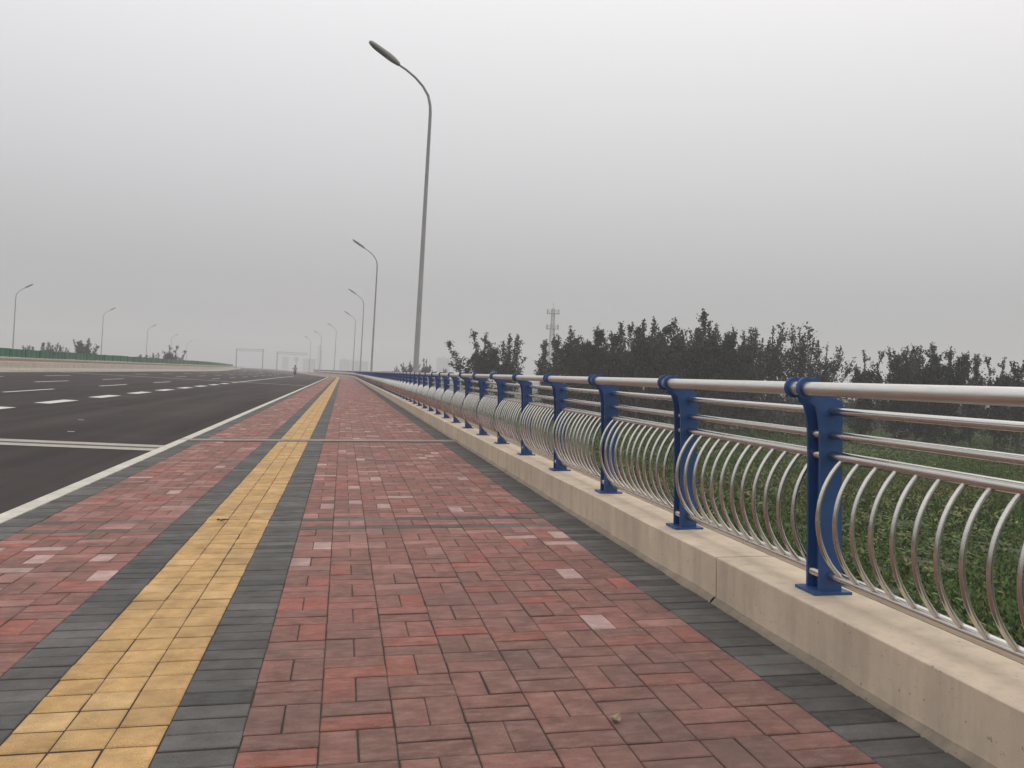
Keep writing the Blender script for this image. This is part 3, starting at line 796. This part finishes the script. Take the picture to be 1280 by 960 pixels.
for k, (px, yt, Y, var) in enumerate(((1085, 434, 61, 2), (1122, 432, 61, 3), (1150, 431, 66, 0), (1161, 429, 58, 2), (1192, 426, 57, 1), (1218, 441, 64, 3), (1248, 443, 60, 2), (1276, 450, 58, 4), (1312, 444, 56, 0), (1350, 440, 56, 1))):
    ROW.append((px, yt, Y, var, 'lower dark tree, %s past the thin see-through trees' % NTH[k]))
for r_ in ROW: tree(*r_[:5], GR, 1.12 if r_[0] > 1300 or 660 < r_[0] < 1060 else 1.25 if r_[0] < 660 else 1.05)
for k in range(7):
    px = 716+k*36+random.uniform(-8, 8)
    tree(px, 430+random.uniform(-5, 8), 96+random.uniform(-3, 6), k % 4, 'dark tree in the second row behind the tree line', 'second row of trees behind the tree line', 1.15)
for px, yt, Y, var in ((495, 457, 190, 4), (511, 451, 170, 0), (531, 447, 165, 2), (556, 460, 200, 3), (545, 462, 230, 1)):
    tree(px, yt, Y, var, 'small distant tree beside the tall lamp pole beyond the railing', 'small trees beyond the railing by the lamp pole')
for px, yt, Y, var, lab in ((33, 431, 185, 3, 0), (50, 427, 180, 2, 0), (68, 427, 182, 3, 0), (78, 431, 188, 4, 0), (111, 422, 165, 0, 'lone bushy tree top above the green screen'), (176, 442, 215, 1, 1), (193, 440, 210, 3, 1), (215, 430, 190, 2, 'dark round tree top above the green screen')):
    lab = {0: 'tree top in the spiky clump above the green screen', 1: 'low tree top just clearing the green screen'}.get(lab, lab)
    tree(px, yt, Y, var, lab, 'tree tops above the green screen', 1.25)
def undergrowth():
    n = 42000; px = RNG.uniform(690, 1420, n); Y = RNG.uniform(84, 112, n)
    P = np.array([at_Y(a, 470, b) for a, b in zip(px, Y)]); X = P[:, 0]
    top = 2.6+1.0*np.sin(X*.7)*np.sin(Y*.5+X*.23)+RNG.normal(0, .4, n); z = ZF+np.abs(top)*RNG.random(n)**.8
    C = np.stack([X, Y, z], 1); a = RNG.normal(0, 1, (n, 3)); a /= np.linalg.norm(a, axis=1)[:, None]; b = RNG.normal(0, 1, (n, 3)); b -= (a*b).sum(1)[:, None]*a; b /= np.linalg.norm(b, axis=1)[:, None]
    sz = RNG.uniform(.12, .26, n)[:, None]
    me = fast_mesh('undergrowth', np.stack([C-a*sz, C+b*sz*.6, C+a*sz, C-b*sz*.6], 1).reshape(-1, 3), 4)
    set_tint(me, np.array([(.024, .029, .016)])*RNG.uniform(.6, 1.4, (n, 1))); me.materials.append(M_LEAF)
    return link('undergrowth', me)
tag(undergrowth(), 'dark bushy undergrowth between the trunks of the tree row', 'undergrowth', kind='stuff')

# ------------------------------------------------------------------ grass in the field (one mass)
def grass():
    V = []; C = []
    for (y0, y1, n, hh, ww) in ((6, 26, 26000, .18, .055), (26, 48, 22000, .22, .07), (48, 84, 16000, .28, .09)):
        Y = RNG.uniform(y0, y1, n); X = 2.8+RNG.random(n)*(Y*.92+6)+0
        bare = np.sin(X*.9+1.7*np.sin(Y*.45))*np.sin(Y*.8+1.9*np.sin(X*.37+1)); ok = (X > Y*.30) & (bare < RNG.uniform(.55, 1.05, n))
        X, Y = X[ok], Y[ok]; n = len(X)
        m = 6
        patch = .5+.25*np.sin(X*.35+1.3*np.sin(Y*.21))+.25*np.sin(Y*.29+1.1*np.sin(X*.17+2))
        yb = np.clip((Y-24)/8, 0, 1)*np.clip((42-Y)/8, 0, 1)          # a dry weedy belt across the field
        for k in range(m):
            az = RNG.uniform(0, 2*math.pi, n); h = hh*RNG.uniform(.45, 1.25, n)*(.7+.6*patch); lean = RNG.uniform(.1, .75, n)*h
            wd = ww*RNG.uniform(.5, 1.3, n); bx = X+RNG.normal(0, .05, n); by = Y+RNG.normal(0, .05, n)
            z0 = ZF+.25*np.sin(bx*.05+1)*np.sin(by*.043)-.12
            px_, py_ = np.cos(az+1.57)*wd, np.sin(az+1.57)*wd
            mx_, my_ = bx+np.cos(az)*lean*.4, by+np.sin(az)*lean*.4
            a = np.stack([bx-px_*.5, by-py_*.5, z0], 1); b = np.stack([bx+px_*.5, by+py_*.5, z0], 1)
            c = np.stack([mx_+px_*.6, my_+py_*.6, z0+h*.65], 1); t = np.stack([bx+np.cos(az)*lean, by+np.sin(az)*lean, z0+h], 1); d = np.stack([mx_-px_*.6, my_-py_*.6, z0+h*.65], 1)
            V.append(np.stack([a, b, c, t, d], 1).reshape(-1, 3))
            g = np.array([.085, .140, .030])[None]*RNG.uniform(.5, 1.4, (n, 1)); g = np.where((RNG.random(n) < .10)[:, None], g*np.array([2.0, 1.7, 1.9]), g); dry = np.array([.23, .19, .07])[None]*RNG.uniform(.6, 1.2, (n, 1))
            q = (RNG.random(n) < (.05+.55*yb*patch))[:, None]; C.append(np.where(q, dry, g))
    n = 5200                                                       # taller broad-leaved weeds, in drifts
    Y = RNG.uniform(8, 60, n); X = 2.8+RNG.random(n)*(Y*.92+6)
    drift = np.sin(X*.41+2*np.sin(Y*.13))*np.sin(Y*.37+1.5*np.sin(X*.22))
    ok = (X > Y*.3) & (drift > RNG.uniform(-.3, .7, n)); X, Y = X[ok], Y[ok]; n = len(X); hp = RNG.uniform(.18, .52, n)
    tone = np.array([(.105, .150, .035), (.085, .125, .040), (.150, .150, .050), (.20, .165, .065)])[RNG.choice(4, n, p=(.45, .3, .17, .08))]
    for k in range(11):
        az = RNG.uniform(0, 6.28, n); u = RNG.random(n); sz = RNG.uniform(.04, .085, n); rr = .16*(1-.6*u)
        c = np.stack([X+np.cos(az)*rr, Y+np.sin(az)*rr, ZF+.25*np.sin(X*.05+1)*np.sin(Y*.043)+.02+hp*u], 1)
        d = np.stack([np.cos(az), np.sin(az), RNG.uniform(-.2, .7, n)], 1); e = np.stack([-np.sin(az), np.cos(az), RNG.uniform(-.3, .3, n)], 1)
        q = sz[:, None]
        V.append(np.stack([c-d*q, c-d*q*.2+e*q*.5, c+d*q*.5+e*q*.42, c+d*q*1.2, c+d*q*.1-e*q*.5], 1).reshape(-1, 3)); C.append(tone*RNG.uniform(.7, 1.3, (n, 1)))
    me = fast_mesh('field_grass', np.concatenate(V), 5); set_tint(me, np.concatenate(C)); me.materials.append(M_GRASS)
    return link('field_grass', me)
tag(grass(), 'weedy green grass covering the field below the railing', 'grass', kind='stuff')

# ------------------------------------------------------------------ rider and scooter on the far road
RX, RS = -7.4, 138.0
rz = zroad(RX); rloc = G(RX, RS, rz)
sco = tag(empty('scooter', rloc), 'small dark scooter ridden down the far road', 'scooter')
M_BLK = simple('dark_plastic', (.03, .03, .033), .5); M_TYR = simple('tyre', (.025, .025, .025), .9); M_CLOTH = simple('grey_jacket', (.30, .31, .31), .9); M_TROU = simple('dark_trousers', (.03, .032, .045), .9); M_HEL = simple('helmet', (.02, .02, .022), .3)
def wheel(y):
    m = MB(); n, k = 16, 6; V = []; F = []
    for i in range(n):
        for j in range(k):
            a, b = 2*math.pi*i/n, 2*math.pi*j/k; r = .19+.055*math.cos(b); V.append((.055*math.sin(b), y+r*math.cos(a), .245+r*math.sin(a)))
    for i in range(n):
        for j in range(k): F.append((i*k+j, i*k+(j+1) % k, ((i+1) % n)*k+(j+1) % k, ((i+1) % n)*k+j))
    m.add(V, F, True); wo = m.build('wheel', M_TYR, sco); MB().tube([(-.05, y, .245), (.05, y, .245)], .13, 10).build('rim', M_GALV, wo)
wheel(-.62); wheel(.62)
bd = MB(); bd.prism([(.85, .30), (.95, .55), (.70, .72), (.15, .74), (.05, .40), (-.28, .34), (-.45, .95), (-.55, .98), (-.50, .45), (-.32, .24), (.5, .22)], 0, -.14, .14)
bevel(bd.build('body', M_BLK, sco), .03)
st = MB().box((-.13, .12, .74), (.13, .74, .82)); bevel(st.build('seat', M_BLK, sco), .03)
hb = MB(); hb.tube([(-.34, -.36, 1.06), (-.15, -.48, 1.02), (.15, -.48, 1.02), (.34, -.36, 1.06)], .018, 6); hb.tube([(0, -.62, .25), (0, -.48, 1.02)], .03, 6); hb.build('handlebar', M_BLK, sco)
hl = MB().tube([(0, -.60, .86), (0, -.52, .86)], [.07, .09], 10); hl.build('headlight', simple('headlight_glass', (.6, .6, .6), .2), sco)
for sx in (-1, 1):
    MB().tube([(sx*.30, -.45, 1.06), (sx*.34, -.45, 1.20)], .008, 4).box((sx*.34-.05, -.46, 1.18), (sx*.34+.05, -.44, 1.27)).build('mirror', M_BLK, sco)
# rider: one continuous skinned body
J = {'pel': (0, .32, .90, .15), 'spn': (0, .30, 1.12, .145), 'che': (0, .24, 1.34, .155), 'nec': (0, .20, 1.50, .06), 'hd0': (0, .18, 1.60, .085), 'hd1': (0, .17, 1.72, .09)}
E = [('pel', 'spn'), ('spn', 'che'), ('che', 'nec'), ('nec', 'hd0'), ('hd0', 'hd1')]
for sx, n in ((-1, 'l'), (1, 'r')):
    J.update({'sh'+n: (sx*.19, .22, 1.42, .07), 'el'+n: (sx*.29, .02, 1.20, .05), 'wr'+n: (sx*.30, -.27, 1.10, .035), 'ha'+n: (sx*.30, -.36, 1.08, .04),
              'hp'+n: (sx*.10, .28, .88, .10), 'kn'+n: (sx*.17, -.14, .80, .075), 'an'+n: (sx*.15, -.16, .42, .05), 'to'+n: (sx*.16, -.32, .385, .045)})
    E += [('che', 'sh'+n), ('sh'+n, 'el'+n), ('el'+n, 'wr'+n), ('wr'+n, 'ha'+n), ('pel', 'hp'+n), ('hp'+n, 'kn'+n), ('kn'+n, 'an'+n), ('an'+n, 'to'+n)]
ks = list(J); pm = bpy.data.meshes.new('person'); pm.from_pydata([J[k][:3] for k in ks], [(ks.index(a), ks.index(b)) for a, b in E], []); pm.update()
po = link('person', pm, None, None, rloc); md = po.modifiers.new('skin', 'SKIN'); md.use_smooth_shade = True
for i, k in enumerate(ks): pm.skin_vertices[0].data[i].radius = (J[k][3], J[k][3])
pm.skin_vertices[0].data[0].use_root = True
po.modifiers.new('sub', 'SUBSURF').levels = 1
def cloth_mat():
    m, t, b = mat_new('rider_clothes'); sp = N(t, 'ShaderNodeSeparateXYZ'); tc_ = N(t, 'ShaderNodeTexCoord'); t.links.new(tc_.outputs['Object'], sp.inputs[0])
    r = N(t, 'ShaderNodeValToRGB'); r.color_ramp.interpolation = 'CONSTANT'; e = r.color_ramp.elements
    e[0].position, e[0].color = 0, (.03, .032, .045, 1); e[1].position, e[1].color = .48, (.30, .31, .31, 1); q = e.new(.755); q.color = (.33, .21, .16, 1)
    mm = N(t, 'ShaderNodeMath', operation='DIVIDE'); mm.inputs[1].default_value = 2; t.links.new(sp.outputs['Z'], mm.inputs[0]); t.links.new(mm.outputs[0], r.inputs[0]); t.links.new(r.outputs[0], b.inputs['Base Color']); b.inputs['Roughness'].default_value = .9
    return m
pm.materials.append(cloth_mat())
tag(po, 'person in a grey jacket and dark helmet riding the scooter', 'person')
he = MB(); V = []; F = []; n = 12
for i in range(6):
    a = R_(-15+i*20); V += [(.135*math.cos(a)*math.cos(2*math.pi*k/n), .165+.145*math.cos(a)*math.sin(2*math.pi*k/n), 1.70+.15*math.sin(a)) for k in range(n)]
for i in range(5):
    for k in range(n): F.append((i*n+k, i*n+(k+1) % n, (i+1)*n+(k+1) % n, (i+1)*n+k))
F += [tuple(range(5*n, 6*n))]
he.add(V, F, True); he.build('helmet', M_HEL, po)

# ------------------------------------------------------------------ litter on the paving
def leafmesh(n=7, ln=.05, wd=.022, curl=.018):
    V = []; F = []
    for i in range(n):
        t = i/(n-1); x = (t-.5)*ln; wv = wd*math.sin(math.pi*min(1, t*.95+.03))**.8
        z = curl*(2*t-1)**2; V += [(x, -wv, z+.012), (x, 0, z), (x, wv, z+.014)]
    for i in range(n-1):
        for k in range(2): F.append((i*3+k, i*3+k+1, i*3+k+4, i*3+k+3))
    return mesh('fallen_leaf', V, F, True)
lf = link('fallen_leaf', leafmesh(), simple('dry_leaf', (.34, .27, .18), .8, 0, .25, 60), None, D(.915, 2.66, .003), .6); lf.rotation_euler = (.1, .05, .6); lf.scale = (.8, .8, .8)
lf.modifiers.new('thick', 'SOLIDIFY').thickness = .001
tag(lf, 'small curled tan leaf lying on the red pavers', 'leaf')
tg = MB()
for a, l in ((0.3, .09), (1.4, .06), (2.5, .08), (-.2, .05), (3.6, .05)):
    tg.tube([(0, 0, .006), (.5*l*math.cos(a), .5*l*math.sin(a), .018), (l*math.cos(a), l*math.sin(a), .010)], [.006, .007, .003], 5)
t_ = tg.build('dead_twig', simple('twig_brown', (.10, .065, .03), .9), None, D(-.835, 6.58, .004)); t_.scale = (.6, .6, .8); tag(t_, 'small dark broken twig lying on the yellow tactile tiles', 'twig')

# ------------------------------------------------------------------ haze: one closed box of even density
hz = MB().box((-1450, -1450, ZF-1.2), (1450, 1450, 48)).me('haze')
m = bpy.data.materials.new('haze'); m.use_nodes = True; t = m.node_tree; t.nodes.clear()
vo = t.nodes.new('ShaderNodeVolumePrincipled'); vo.inputs['Color'].default_value = (.93, .925, .93, 1); vo.inputs['Density'].default_value = HAZE_DENSITY; vo.inputs['Anisotropy'].default_value = .2
oo = t.nodes.new('ShaderNodeOutputMaterial'); t.links.new(vo.outputs[0], oo.inputs['Volume'])
h_ = link('haze', hz, m); tag(h_, 'pale grey smog hanging over the whole place', 'haze', kind='stuff')
